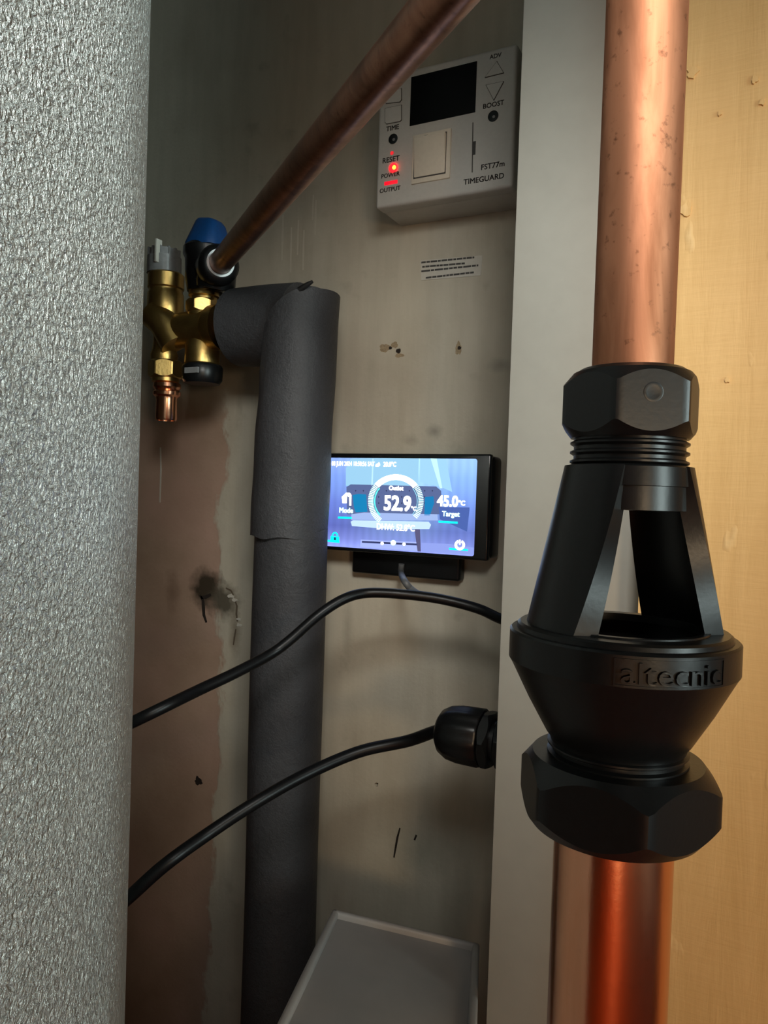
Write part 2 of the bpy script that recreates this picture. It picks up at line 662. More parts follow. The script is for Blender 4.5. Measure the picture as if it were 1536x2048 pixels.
def wall_with_holes():
    bm = bmesh.new()
    add_box(bm, (-1.0, YW, 0.0), (0.8, YW + 0.1, 2.2))
    o = link('wall_back', finish(bm, 'wall_back'), 'backwall')
    cuts = []
    for (px, py, rpx, deep) in [(781, 696, 3.0, 0.03), (797, 702, 5.0, 0.03), (919, 696, 4.0, 0.03), (397, 1562, 6.5, 0.02), (753, 1569, 4, 0.006)]:
        p = onY(px, py, YW)
        r = (onY(px + rpx, py, YW) - p).length * 0.9
        cb = bmesh.new()
        rings = []
        for yy in (YW - 0.01, YW + deep):
            ring = []
            for k in range(14):
                a = 2 * math.pi * k / 14
                rr = r * (1 + 0.18 * math.sin(3 * a + px) + 0.1 * math.sin(5 * a + py))
                ring.append(Vector((p.x + rr * math.cos(a), yy, p.z + rr * math.sin(a))))
            rings.append(ring)
        add_rings(cb, rings)
        c = link('cutter', finish(cb, 'cutter'), None)
        md = o.modifiers.new('hole', 'BOOLEAN')
        md.operation = 'DIFFERENCE'
        md.solver = 'EXACT'
        md.object = c
        cuts.append(c)
    dg = bpy.context.evaluated_depsgraph_get()
    me = bpy.data.meshes.new_from_object(o.evaluated_get(dg))
    o.modifiers.clear()
    o.data = me
    for c in cuts:
        bpy.data.objects.remove(c)
    return tag(o, kind='structure')


wall_back = wall_with_holes()
tag(box('floor', (-1.0, -2.3, -0.05), (1.3, YW + 0.1, 0.0), 'floorboard'), kind='structure')
tag(box('ceiling', (-1.0, -2.3, 2.2), (1.3, YW + 0.1, 2.25), 'cream_paint'), kind='structure')
tag(box('wall_left', (-1.05, -2.3, 0.0), (-1.0, YW + 0.1, 2.2), 'cream_paint'), kind='structure')
tag(box('wall_far', (1.3, -2.3, 0.0), (1.35, YW + 0.1, 2.2), 'cream_paint'), kind='structure')
tag(box('wall_front', (-1.05, -2.35, 0.0), (1.35, -2.3, 2.2), 'cream_paint'), kind='structure')
# wall above the cupboard opening, and an unseen orange door added for its reflection in the copper
tag(box('wall_header', (-1.0, -0.10, CAM.z + 0.66), (1.3, -0.03, 2.2), 'cream_paint'), kind='structure')
added_door = tag(box('added_door_1', (-0.12, -0.84, 0.005), (0.62, -0.80, 1.6), 'door_reflector', None, 0.003), kind='structure')
added_win = tag(box('added_window', (1.285, -0.52, CAM.z - 0.20), (1.299, 0.27, CAM.z + 0.72), 'black_glass'), kind='structure')  # made-up window around the added side light
for lo_, hi_ in (((1.275, -0.56, CAM.z - 0.24), (1.3, 0.31, CAM.z - 0.20)), ((1.275, -0.56, CAM.z + 0.72), (1.3, 0.31, CAM.z + 0.76)),
                 ((1.275, -0.56, CAM.z - 0.20), (1.3, -0.52, CAM.z + 0.72)), ((1.275, 0.27, CAM.z - 0.20), (1.3, 0.31, CAM.z + 0.72))):
    box('added_window_frame', lo_, hi_, 'white_panel', added_win)
# tan plastered nib of wall on the right, nearer than the back wall
YN = 0.330
xn = onY(1285, 1000, YN).x
tag(box('wall_right', (xn, YN, 0.0), (1.3, YW, 2.2), 'tanwall'), kind='structure')

# marks on the back wall
def blob(name, px, py, rx, ry, mat, parent, y=YW, thick=0.0004, seed=0, n=26, rag=0.2, holes=()):
    c = onY(px, py, y)
    m_x = (onY(px + 10, py, y) - c).x / 10
    m_z = (c - onY(px, py + 10, y)).z / 10
    pts = []
    for k in range(n):
        a = 2 * math.pi * k / n
        f = 1 + rag * (math.sin(3 * a + seed) * 0.6 + math.sin(5 * a + 2.1 * seed) * 0.4 + 0.3 * math.sin(9 * a + seed * 1.7))
        pts.append((c.x + rx * f * math.cos(a) * m_x, c.z + ry * f * math.sin(a) * m_z))
    return plate(name, pts, y - thick, y + 0.0001, mat, parent)


def crack(name, pix, wpx, mat='hole_dark', y=YW):
    pts = [onY(px, py, y) for px, py in pix]
    m = (onY(pix[0][0] + 10, pix[0][1], y) - pts[0]).x / 10
    n = len(pts)
    left, right = [], []
    for i, p in enumerate(pts):
        d = pts[min(i + 1, n - 1)] - pts[max(i - 1, 0)]
        nn = Vector((-d.z, 0, d.x)).normalized()
        w = wpx * m * 0.5 * (0.35 + 0.65 * math.sin(math.pi * (i + 0.6) / (n + 0.2)))
        left.append((p.x + nn.x * w, p.z + nn.z * w))
        right.append((p.x - nn.x * w, p.z - nn.z * w))
    return plate(name, left + right[::-1], y - 0.00025, y + 0.0002, mat, wall_back)


blob('chipped_patch', 770, 696, 11, 8, 'chipped', wall_back, seed=1.0, thick=0.0002)
blob('chipped_patch', 789, 690, 7, 6, 'chipped', wall_back, seed=4.0, thick=0.00025)
blob('chipped_patch', 799, 711, 9, 4, 'chipped', wall_back, seed=2.0, thick=0.0002)
blob('chipped_patch', 917, 697, 6, 13, 'chipped', wall_back, seed=3.0, thick=0.0002)
for px, py, r in ((781, 696, 3.0), (797, 702, 4.6), (919, 696, 3.6)):  # dark plates stand in for the shade inside the screw holes
    blob('screw_hole_shade', px, py, r, r, 'hole_dark', wall_back, thick=0.0004, rag=0.12, seed=px)
blob('screw_hole_shade', 397, 1562, 7, 8, 'hole_dark', wall_back, thick=0.0003, rag=0.3, seed=2)
crack('crack', [(400, 1190), (406, 1200), (407, 1215), (408, 1230), (413, 1245)], 6)
crack('crack', [(402, 1195), (412, 1194), (422, 1189)], 6)
crack('crack', [(452, 1176), (462, 1181), (467, 1190)], 3, 'chipped_dark')
crack('crack', [(470, 1200), (474, 1212), (473, 1228), (475, 1243)], 3.5, 'chipped_dark')
crack('crack', [(472, 1258), (469, 1275), (467, 1290)], 3, 'chipped_dark')
crack('crack', [(800, 1656), (795, 1675), (792, 1692), (788, 1715)], 4)
crack('crack', [(833, 1670), (829, 1680)], 4)
crack('crack', [(321, 895), (322, 940), (320, 1005)], 3, 'sticker')
for k, (px, y0, y1) in enumerate([(566, 430, 520), (583, 455, 545), (597, 440, 510), (608, 460, 540), (627, 390, 440), (632, 400, 470)]):
    crack('paint_drip', [(px, y0), (px - 1, (y0 + y1) / 2), (px - 2, y1)], 3.2, 'paint_run')
# loose plaster flakes by the old hole
for px, py, r, s in ((462, 1192, 7, 3), (470, 1200, 5, 1), (478, 1238, 4, 5), (479, 1250, 5, 2)):
    blob('plaster_flake', px, py, r, r * 0.6, 'sticker', wall_back, thick=0.0008, seed=s, n=9, rag=0.35)
# filler spots on the tan wall
wr = bpy.data.objects['wall_right']
for px, py, r, s in ((1455, 760, 5, 3), (1385, 145, 11, 1), (1510, 160, 7, 2), (1372, 420, 12, 5), (1440, 228, 4, 2), (1525, 205, 6, 4)):
    blob('plaster_bump', px, py, r, r * 1.1, 'tanwall', wr, y=YN, thick=0.0008, seed=s, n=14, rag=0.3)


# ================================================================== hot water tank
TC, TR = Vector((-0.4095, 0.0193)), 0.275
bm = bmesh.new()
prof = [(TR - 0.03, 0.0), (TR - 0.006, 0.004), (TR, 0.02), (TR, 0.5), (TR, 0.9), (TR, 1.07), (TR - 0.006, 1.09), (TR - 0.03, 1.10)]
tank = thing('hot_water_tank', (TC.x, TC.y, 0.0), 'large round hot water tank in an embossed silver grey jacket', 'water tank')
lathe('jacket', (TC.x, TC.y, 0.02), (0, 0, 1), prof, 'tank', tank, seg=256)
lathe('base_ring', (TC.x, TC.y, 0.0), (0, 0, 1), [(TR - 0.02, 0), (TR - 0.02, 0.022)], 'black_matte', tank, seg=96)

# ================================================================== insulated pipe
IY = 0.418
p_top = onY(604, 570, IY)
p_bot = onY(553, 2048, IY)
IX = (onY(600, 800, IY).x)
IR = 0.0252
ins = thing('insulated_pipe', (IX, IY, 0.0), 'pipe in dark grey foam lagging running down the wall from the brass valve', 'pipe')


def foam_piece(name, pts, r0, parent, seed, r_fn=None, seg=40, rag0=0.0, rag1=0.0, slit=None):
    """hollow foam sleeve: outer and inner skin, ragged cut ends"""
    pts = [Vector(p) for p in pts]
    bm = bmesh.new()
    rings = []
    u = None
    n = len(pts)
    for i, p in enumerate(pts):
        d = (pts[min(i + 1, n - 1)] - pts[max(i - 1, 0)]).normalized()
        if u is None:
            u = frame_of(d)[0]
        u = (u - d * u.dot(d)).normalized()
        w = d.cross(u)
        ring = []
        for k in range(seg):
            a = 2 * math.pi * k / seg
            f = 1 + 0.012 * math.sin(2 * a + seed + i * 0.35) + 0.01 * math.sin(3 * a + i * 0.2 + seed)
            off = 0.0
            if i == 0 and rag0:
                off = -rag0 * (0.5 * math.sin(4 * a + seed) + 0.5 * math.sin(9 * a + seed))
            if i == n - 1 and rag1:
                off = rag1 * (0.5 * math.sin(3 * a + seed) + 0.5 * math.sin(7 * a + seed))
            rr = r0 * f
            ring.append(p + d * off + u * rr * math.cos(a) + w * rr * math.sin(a))
        rings.append(ring)
    inner = []
    for ring, p in ((rings[-1], pts[-1]), (rings[0], pts[0])):
        c = sum(ring, Vector()) / len(ring)
        inner.append([c + (q - c) * 0.48 for q in ring])
    add_rings(bm, rings + inner, False, False)
    vs = list(bm.verts)
    # close the loop between the last inner ring and the first outer ring
    a = vs[-seg:]
    b = vs[:seg]
    for i in range(seg):
        j = (i + 1) % seg
        bm.faces.new((a[i], a[j], b[j], b[i]))
    o = link(name, finish(bm, name), 'foam', parent)
    auto_smooth(o, 55)
    return o


lin = lambda a, b, n: [Vector(a).lerp(Vector(b), i / (n - 1)) for i in range(n)]
u_top, u_bot = onY(603, 560, IY), onY(577, 1072, IY)
up = foam_piece('foam_sleeve', lin(u_top, u_bot, 40), IR + 0.0006, ins, 1.0, rag1=0.0014)
# top of the upright sleeve: mitred on the left, torn on the right
seam = [(520, 742), (527, 735), (529, 690), (534, 664), (544, 645), (558, 622), (576, 602), (598, 583), (622, 568), (630, 570), (640, 566), (650, 569), (658, 564), (668, 570), (676, 574), (690, 580)]
FRONT = IY - 0.018
seam_w = [onY(px, py, FRONT) for px, py in seam]


def seam_z(x):
    if x <= seam_w[0].x:
        return seam_w[0].z
    for a, b in zip(seam_w, seam_w[1:]):
        if x <= b.x:
            t = (x - a.x) / max(1e-9, b.x - a.x)
            return a.z + (b.z - a.z) * t
    return seam_w[-1].z


for v in up.data.vertices:
    f = (v.co.z - u_bot.z) / (u_top.z - u_bot.z)
    if f > 0:
        top = seam_z(v.co.x)
        v.co.z = u_bot.z + f * (top - u_bot.z)
l_top, l_bot = onY(581, 1086, IY), onY(553, 2048, IY)
l_dir = (l_bot - l_top)
l_end = l_top + l_dir * ((l_top.z - 0.01) / -l_dir.z)
foam_piece('foam_sleeve', lin(l_top + Vector((0, 0.001, 0.010)), l_end, 30), IR - 0.0008, ins, 4.0, rag0=0.0012)
# level sleeve from the valve to the elbow
hA, hB = onY(478, 655, IY + 0.003), onY(604, 648, IY + 0.003)
hz_z = hA.z
foam_piece('foam_sleeve', lin(hA, hB, 14), 0.0268, ins, 2.0)
# black tubes for the shade in the slit and crease between the sleeves
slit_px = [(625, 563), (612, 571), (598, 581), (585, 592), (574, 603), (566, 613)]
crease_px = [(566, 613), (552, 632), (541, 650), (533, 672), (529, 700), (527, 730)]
tube('crease_shade', [onY(px, py, IY - 0.020 + 0.018 * (k / 5.0)) for k, (px, py) in enumerate(crease_px)], 0.0005, 'black_matte', ins, 6, 4)
tube('slit_shade', [onY(px, py, FRONT - 0.0025) for px, py in slit_px], lambda t: 0.0004 + 0.0016 * math.sin(math.pi * min(1, t + 0.12)), 'black_matte', ins, 8, 4)
# copper pipe inside
hl = hA.x
tube('copper_pipe', [(hl - 0.035, IY, hz_z), (hl, IY, hz_z), (hB.x - 0.02, IY, hz_z), (hB.x - 0.006, IY, hz_z - 0.004), (hB.x - 0.002, IY, hz_z - 0.018), tuple(l_top), (l_end.x, l_end.y, 0.0)], 0.0085, 'bright_copper', ins, 16, 6)

# ================================================================== brass inlet valve group
VY = 0.415
VS = (onY(410, 650, VY) - onY(400, 650, VY)).x / 10      # metres per pixel (along the wall) at the valve
VZ = (onY(400, 640, VY) - onY(400, 650, VY)).z / 10


def vp(px, py, y=VY):
    return onY(px, py, y)


def vprof(px, rows, y=VY, name='', mat='brass', parent=None, seg=36, ang=35):
    """vertical turned piece: rows (py, half width px), around the axis pixel px"""
    base = vp(px, rows[-1][0], y)
    pr = []
    for py, hw in reversed(rows):
        pr.append((hw * 0.00036, vp(px, py, y).z - base.z))
    return lathe(name, base, (0, 0, 1), pr, mat, parent, seg, ang)


valve = thing('brass_inlet_valve', (vp(335, 840).x, VY, vp(335, 840).z), 'brass inlet control valve with grey top and a copper stub below', 'valve')
LX, RX = 328, 404
vprof(LX, [(502, 0.5), (502, 30), (515, 31), (516, 34), (549, 34), (550, 0.5)], name='grey_cap', mat='grey_plastic', parent=valve)
rib = vp(LX - 12, 500, VY - 0.011)
box('cap_fin', (rib.x - 0.001, VY - 0.0135, vp(LX, 535).z), (rib.x + 0.001, VY - 0.008, vp(LX, 490).z), 'sticker', valve, 0.0003)
for i in range(12):
    a = 2 * math.pi * i / 12
    c = vp(LX, 510)
    box('cap_rib', (c.x + 0.0108 * math.cos(a) - 0.0008, VY + 0.0108 * math.sin(a) - 0.0008, vp(LX, 516).z),
        (c.x + 0.0108 * math.cos(a) + 0.0008, VY + 0.0108 * math.sin(a) + 0.0008, vp(LX, 500).z), 'grey_plastic', valve)
vprof(LX, [(549, 0.5), (549, 33), (552, 36), (578, 36), (581, 33.5), (586, 33.5), (590, 36), (630, 36.5), (640, 34), (648, 28), (662, 23), (680, 22), (700, 24), (712, 28), (722, 26), (723, 0.5)], name='valve_body', parent=valve)
# Y branch crossing to the right-hand boss
tube('cross_body', [vp(LX - 4, 640), vp(350, 662), vp(375, 660), vp(RX + 30, 656)], lambda t: 0.0105 + 0.0035 * t, 'brass', valve, 28, 8)
tube('diagonal_seat', [vp(308, 628, VY - 0.006), vp(330, 650, VY - 0.006), vp(352, 690, VY - 0.004)], 0.0108, 'brass', valve, 24, 8)
vprof(RX, [(584, 0.5), (584, 29), (594, 29.5), (597, 26), (606, 24), (625, 24), (628, 30), (634, 31), (640, 27), (660, 26), (680, 28), (692, 33), (728, 34), (731, 32), (731, 0.5)], name='boss', parent=valve)
hex_nut('hex_insert', vp(RX, 627, VY - 0.001), (0, 0, 1), 0.0115, 0.0095, 'brass', valve, 0.2)
vprof(RX, [(731, 0.5), (731, 37), (736, 40), (760, 39), (768, 34), (769, 0.5)], name='black_test_cap', mat='black_plastic', parent=valve)
box('cap_mark', (vp(398, 748).x, VY - 0.0150, vp(398, 753).z), (vp(424, 748).x, VY - 0.0135, vp(398, 742).z), 'grey_plastic', valve)
# collar joining the lagged pipe
lathe('pipe_collar', vp(424, 656), (1, 0, 0), [(0.001, 0), (0.0145, 0), (0.0155, 0.002), (0.0155, 0.009), (0.001, 0.009)], 'brass', valve)
hex_nut('compression_nut', vp(LX + 3, 757), (0, 0, 1), 0.0128, vp(LX, 722).z - vp(LX, 757).z, 'brass', valve, 0.1)
vprof(LX + 3, [(756, 0.5), (756, 27), (764, 27), (765, 0.5)], name='nut_flange', parent=valve)
st = vprof(LX + 5, [(762, 0.5), (762, 20), (768, 27), (775, 28), (780, 24), (785, 28), (791, 27), (795, 22), (800, 21), (838, 21.5), (841, 20), (841, 17), (810, 16), (810, 0.5)], name='copper_stub', mat='bright_copper', parent=valve)

# ------------------------------------------------------------------ pressure relief valve with the blue cap
relief = thing('pressure_relief_valve', (vp(RX, 585).x, VY, vp(RX, 585).z), 'black pressure relief valve with a blue twist cap on the brass valve', 'valve')
vprof(RX + 6, [(492, 0.5), (492, 38), (499, 44), (512, 44), (520, 40), (560, 39), (575, 36), (585, 34), (586, 0.5)], name='body', mat='black_plastic', parent=relief)


def blue_cap():
    bm = bmesh.new()
    base = vp(416, 499)
    top = vp(420, 435)
    rings = []
    H = top.z - base.z
    for t, hw, hd in ((0, 0.0142, 0.0142), (0.15, 0.0138, 0.0138), (0.4, 0.0124, 0.0115), (0.7, 0.0108, 0.0085), (0.9, 0.0096, 0.0070), (0.97, 0.0082, 0.006), (1.0, 0.0060, 0.0045)):
        ring = []
        for k in range(32):
            a = 2 * math.pi * k / 32
            ca, sa = math.cos(a), math.sin(a)
            ex = 0.6
            ring.append(Vector((base.x + (top.x - base.x) * t + hw * math.copysign(abs(ca) ** ex, ca),
                                VY + hd * math.copysign(abs(sa) ** ex, sa),
                                base.z + H * t - 0.003 * (t > 0.85) * (ca * 0.5 + 0.5))))
        rings.append(ring)
    add_rings(bm, rings)
    o = link('twist_cap', finish(bm, 'twist_cap'), 'blue_plastic', relief)
    auto_smooth(o, 40)


blue_cap()
# outlet branch towards the discharge pipe
PA = onY(440, 527, 0.395)                   # where the discharge pipe leaves the valve
PV = onY(1265, 720, 0.1500)                 # on the vertical pipe
AX = Vector((PV.x, PV.y))
pend = onY(908, 0, 0.2035)
ddir = (pend - PA).normalized()
lathe('outlet_nut', PA - ddir * 0.016, ddir, [(0.002, 0), (0.0125, 0), (0.0135, 0.003), (0.0135, 0.014), (0.0115, 0.017), (0.0090, 0.018), (0.002, 0.018)], 'black_plastic', relief, 36)
lathe('outlet_ring', PA + ddir * 0.001, ddir, [(0.0078, 0), (0.0092, 0), (0.0092, 0.0012), (0.0078, 0.0012), (0.0078, 0)], 'steel_clip', relief, 36)
tube('outlet_branch', [vp(RX + 6, 540), PA - ddir * 0.004], 0.0105, 'black_plastic', relief, 24, 0)
lathe('lower_bell', vp(430, 578, VY - 0.006), (0.25, -0.1, 1), [(0.002, 0), (0.0125, 0), (0.0135, 0.004), (0.0125, 0.016), (0.002, 0.017)], 'black_plastic', relief, 32)

# ================================================================== discharge pipe, tundish, lower pipe
# discharge run: from the valve, level across to an elbow above the frame, then down to the tundish
s = (AX - Vector((PA.x, PA.y))).dot(Vector((ddir.x, ddir.y)))
hlen = Vector((ddir.x, ddir.y)).length
t_el = s / (hlen * hlen)
EL = PA + ddir * t_el
EL = Vector((AX.x, AX.y, EL.z))


def zpx(py):
    """height on the vertical pipe's axis that shows at image row py"""
    px = 1285 - 0.042 * py
    d = ray(px, py)
    return CAM.z + d.z * AX.length / Vector((d.x, d.y)).length


AXIS = Vector((AX.x, AX.y, 0))


def ax(z):
    return Vector((AX.x, AX.y, z))


dis = thing('discharge_pipe', (PA.x, PA.y, PA.z), 'dull copper pipe slanting from the blue capped valve and down into the black tundish', 'pipe')
n_in = 60
tube('pipe_run', [PA - ddir * 0.006, EL - (EL - PA).normalized() * 0.016], 0.0075, 'dark_copper', dis, 32, 0)
d_h = (EL - PA).normalized()
tube('elbow', [EL - d_h * 0.022, EL - d_h * 0.010, EL - d_h * 0.003 + Vector((0, 0, -0.003)), EL + Vector((0, 0, -0.010)), EL + Vector((0, 0, -0.022))], 0.0086, 'dark_copper', dis, 28, 8)
tube('pipe_drop', [ax(EL.z - 0.016), ax(zpx(790))], 0.0075, 'old_copper', dis, 48, 0)

tun = thing('tundish', tuple(ax(zpx(1640))), 'black plastic tundish with an open air gap window joining two copper pipes', 'tundish')
vdir = Vector((AX.x, AX.y, 0)).normalized()        # camera -> axis, horizontal
toward = -vdir
rightv = Vector((0, 0, 1)).cross(toward)          # to the right as seen from the camera
rightv = -rightv if rightv.dot(cam_r3 @ Vector((1, 0, 0))) < 0 else rightv


def az(deg):
    """horizontal direction at an azimuth right of the viewing direction, as seen from the front"""
    a = R(deg)
    return toward * math.cos(a) + rightv * math.sin(a)


def tl(name, rows, mat='black_plastic', seg=72, ang=30):
    """turned piece on the tundish axis: rows of (py, radius mm), top to bottom"""
    base = ax(zpx(rows[-1][0]))
    return lathe(name, base, (0, 0, 1), [(r / 1000, zpx(py) - base.z) for py, r in reversed(rows)], mat, tun, seg, ang)


def nut_on_axis(name, py0, py1, rc, corner_deg, cham, lip=0.0):
    base = ax(zpx(py1))
    u = az(0)
    # frame: d = +Z, w = d x u ; angle measured from u towards w
    w = Vector((0, 0, 1)).cross(u)
    sgn = 1 if w.dot(rightv) > 0 else -1
    ph = sgn * R(corner_deg)
    return hex_nut(name, base, (0, 0, 1), rc, zpx(py0) - base.z, 'black_plastic', tun, ph, cham=cham, u=u)


un = nut_on_axis('compression_nut', 750, 879, 0.0133, -11, 0.20)
tl('nut_lip', [(742, 8.0), (742, 9.6), (750, 10.8), (752, 8.0)])
# raised round moulding mark on the nut
mk_o = ax(zpx(800)) + az(19) * 0.01150
lathe('mould_mark', mk_o, az(19), [(0.0002, 0), (0.0018, 0), (0.0018, 0.00004), (0.0016, 0.00008), (0.0012, 0.00003), (0.0002, 0.00003)], 'black_plastic', un, 24)


def thread_rows(py0, py1, r, n, amp=0.7):
    rows = [(py0, 6.0), (py0, r - amp)]
    for i in range(n):
        a = py0 + (py1 - py0) * i / n
        s_ = (py1 - py0) / n
        rows += [(a + s_ * 0.25, r - amp), (a + s_ * 0.45, r), (a + s_ * 0.65, r), (a + s_ * 0.9, r - amp)]
    rows += [(py1, r - amp), (py1, 6.0)]
    return rows


tl('upper_thread', thread_rows(879, 934, 11.0, 3), ang=50)
tl('nozzle', [(932, 8), (932, 11.0), (936, 11.5), (972, 11.75), (973, 11.35), (1018, 11.5), (1019, 10.4), (960, 9.6), (960, 8)])


def cone_frame():
    """the two slanted legs left standing between the front and the rear air window"""
    bm = bmesh.new()
    z0, z1 = zpx(934), zpx(1258)
    r0, r1, th = 0.0119, 0.0182, 0.0030
    centre, half0, half1 = 30.0, 33.0, 57.0
    for side in (0, 1):
        # leg spans from the right edge of one window to the left edge of the next
        rings = []
        rows = 10
        grid_o, grid_i = [], []
        na = 28
        for j in range(rows + 1):
            t = j / rows
            h = half0 + (half1 - half0) * t
            a0 = centre + 180 * side + h
            a1 = centre + 180 * (side + 1) - h
            z = z0 + (z1 - z0) * t
            ro = r0 + (r1 - r0) * t
            go, gi = [], []
            for k in range(na + 1):
                a = a0 + (a1 - a0) * k / na
                go.append(bm.verts.new(ax(z) + az(a) * ro))
                inset = 5.0 + 6.5 * t
                a = (a0 - inset) + (a1 - a0 + 2 * inset) * k / na
                # cut faces run parallel to the window's axis
                gi.append(bm.verts.new(ax(z) + az(a) * (ro - th)))
            grid_o.append(go)
            grid_i.append(gi)
        for j in range(rows):
            for k in range(na):
                bm.faces.new((grid_o[j][k], grid_o[j][k + 1], grid_o[j + 1][k + 1], grid_o[j + 1][k]))
                bm.faces.new((grid_i[j][k], grid_i[j + 1][k], grid_i[j + 1][k + 1], grid_i[j][k + 1]))
            for k in (0, na):
                bm.faces.new((grid_o[j][k], grid_o[j + 1][k], grid_i[j + 1][k], grid_i[j][k]))
        for j in (0, rows):
            for k in range(na):
                bm.faces.new((grid_o[j][k], grid_o[j][k + 1], grid_i[j][k + 1], grid_i[j][k]))
    o = link('air_gap_frame', finish(bm, 'air_gap_frame'), 'black_plastic', tun)
    auto_smooth(o, 35)


cone_frame()
# sill standing inside the windows
tl('window_sill', [(1247, 14.6), (1247, 15.9), (1262, 16.4), (1262, 14.6), (1247, 14.6)])
bowl = tl('funnel_bowl', [(1250, 15.0), (1250, 19.3), (1254, 19.8), (1262, 20.0), (1263, 20.9), (1267, 21.3), (1322, 21.3), (1330, 20.8), (1400, 17.3), (1466, 13.6), (1474, 12.9), (1484, 12.6), (1484, 10.5), (1466, 11.5), (1330, 18.0), (1262, 18.2), (1250, 15.0)])
tl('lower_thread', thread_rows(1478, 1532, 13.2, 3, 0.8), ang=50)
nut_on_axis('compression_nut', 1508, 1644, 0.0194, 17, 0.20)
tl('nut_lip', [(1636, 11.2), (1636, 15.6), (1650, 14.8), (1651, 11.2), (1636, 11.2)])


def bowl_lettering():
    """moulded name in a sunken panel on the bowl's band"""
    rr = 0.0213
    zc = zpx(1296)
    hh = 0.0021
    # panel: slightly darker sunken plate shown by a frame of thin ridges
    a0, a1 = -2.0, 51.0
    bm = bmesh.new()

    def strip(aa, ab, za, zb, r_in, r_out):
        n = 14
        rows = []
        for i in range(n + 1):
            a = aa + (ab - aa) * i / n
            rows.append([ax(za) + az(a) * r_in, ax(za) + az(a) * r_out, ax(zb) + az(a) * r_out, ax(zb) + az(a) * r_in])
        add_rings(bm, rows)
    e = 0.00022
    strip(a0, a1, zc + hh, zc + hh + e, rr - 0.0004, rr + 0.00018)
    strip(a0, a1, zc - hh - e, zc - hh, rr - 0.0004, rr + 0.00018)
    strip(a1, a1 + 0.7, zc - hh - e, zc + hh + e, rr - 0.0004, rr + 0.00018)
    strip(a0 - 0.7, a0, zc - hh - e, zc + hh + e, rr - 0.0004, rr + 0.00018)
    o = link('name_panel_frame', finish(bm, 'name_panel_frame'), 'black_plastic', bowl)
    me = text_me('altecnic', 1.0, 0.0)
    xs = [v.co.x for v in me.vertices]
    ys = [v.co.y for v in me.vertices]
    bm = bmesh.new()
    bm.from_mesh(me)
    bmesh.ops.subdivide_edges(bm, edges=[e_ for e_ in bm.edges if e_.calc_length() > 0.25], cuts=2)
    r = bmesh.ops.extrude_face_region(bm, geom=list(bm.faces))
    for g in r['geom']:
        if isinstance(g, bmesh.types.BMVert):
            g.co.z += 1.0
    x0, x1, y0, y1 = min(xs), max(xs), min(ys), max(ys)
    for v in bm.verts:
        t = (v.co.x - x0) / (x1 - x0)
        a = (a0 + 2.5) + (a1 - a0 - 5.0) * t
        z = zc + ((v.co.y - y0) / (y1 - y0) - 0.5) * 2 * hh * 0.86
        v.co = ax(z) + az(a) * (rr - 0.0003 + 0.00085 * v.co.z)
    tag(link('moulded_name', finish(bm, 'moulded_name'), 'black_plastic', bowl), 'raised lettering altecnic')


bowl_lettering()

low = thing('waste_pipe', tuple(ax(0.0)), 'wide shiny copper pipe leaving the bottom of the black tundish', 'pipe')
tube('pipe_length', [ax(zpx(1600)), ax(0.30)], 0.0112, 'bright_copper', low, 64, 0)
tube('pipe_foot', [ax(0.302), ax(0.0)], 0.0112, 'bright_copper', low, 32, 0)

# ================================================================== white control box at the right
YB = 0.345
xb0 = onY(1010, 1024, YB).x
xb1 = xn + 0.012
cab = thing('control_box', ((xb0 + xn) / 2, YW, 0.0), 'tall white metal control box on the wall behind the tundish', 'control box')
box('case', (xb0, YB + 0.0012, 0.05), (xn - 0.0005, YW - 0.001, 1.5), 'white_panel', cab, 0.001)
box('front_cover', (xb0, YB, 0.05), (xn - 0.0005, YB + 0.0010, 1.5), 'white_panel', cab, 0.0003)

# cable gland in its side
gp = onY(1006, 1485, 0.368)
gland_c = Vector((xb0, 0.368, onY(985, 1480, 0.368).z))
gl = thing('cable_gland', tuple(gland_c), 'black plastic cable gland screwed into the side of the white box', 'cable gland')
dg_ = Vector((-1, 0, 0))
sc = 0.368 / math.cos(R(20)) * math.cos(R(7)) / FPX
lathe('thread', gland_c, dg_, [(0.003, -0.004), (0.0105, -0.004), (0.0105, 0.006), (0.003, 0.006)], 'black_plastic', gl, 36)
hex_nut('lock_nut', gland_c + dg_ * 0.0005, dg_, 0.0150, 0.0055, 'black_plastic', gl, 0.25, cham=0.1)
lathe('neck', gland_c + dg_ * 0.005, dg_, [(0.003, 0), (0.0108, 0), (0.0108, 0.006), (0.003, 0.006)], 'black_plastic', gl, 36)
hex_nut('body_hex', gland_c + dg_ * 0.0085, dg_, 0.0155, 0.006, 'black_plastic', gl, 0.1, cham=0.12)


def dome_nut():
    bm = bmesh.new()
    o0 = gland_c + dg_ * 0.0145
    uu, w, d = frame_of(dg_)
    rings = []
    for h, r in ((0, 0.0142), (0.001, 0.0150), (0.012, 0.0148), (0.018, 0.0138), (0.0225, 0.0115), (0.0245, 0.0085), (0.0245, 0.0040)):
        ring = []
        for k in range(72):
            a = 2 * math.pi * k / 72
            rr = r * (1 + 0.018 * math.cos(12 * a) * (1 if h < 0.02 else 0))
            ring.append(o0 + d * h + uu * rr * math.cos(a) + w * rr * math.sin(a))
        rings.append(ring)
    add_rings(bm, rings)
    o = link('dome_nut', finish(bm, 'dome_nut'), 'black_plastic', gl)
    auto_smooth(o, 40)


dome_nut()

# ================================================================== cables
gx = gland_c + dg_ * 0.0385
g_end = Vector((gx.x, gx.y, gx.z))


def dep(px, py, zc):
    """point of a pixel's ray at a depth measured along the optical axis"""
    d = Vector(((px - 768.0) / FPX, (1024.0 - py) / FPX, -1.0)) * zc
    return CAM + cam_r3 @ d


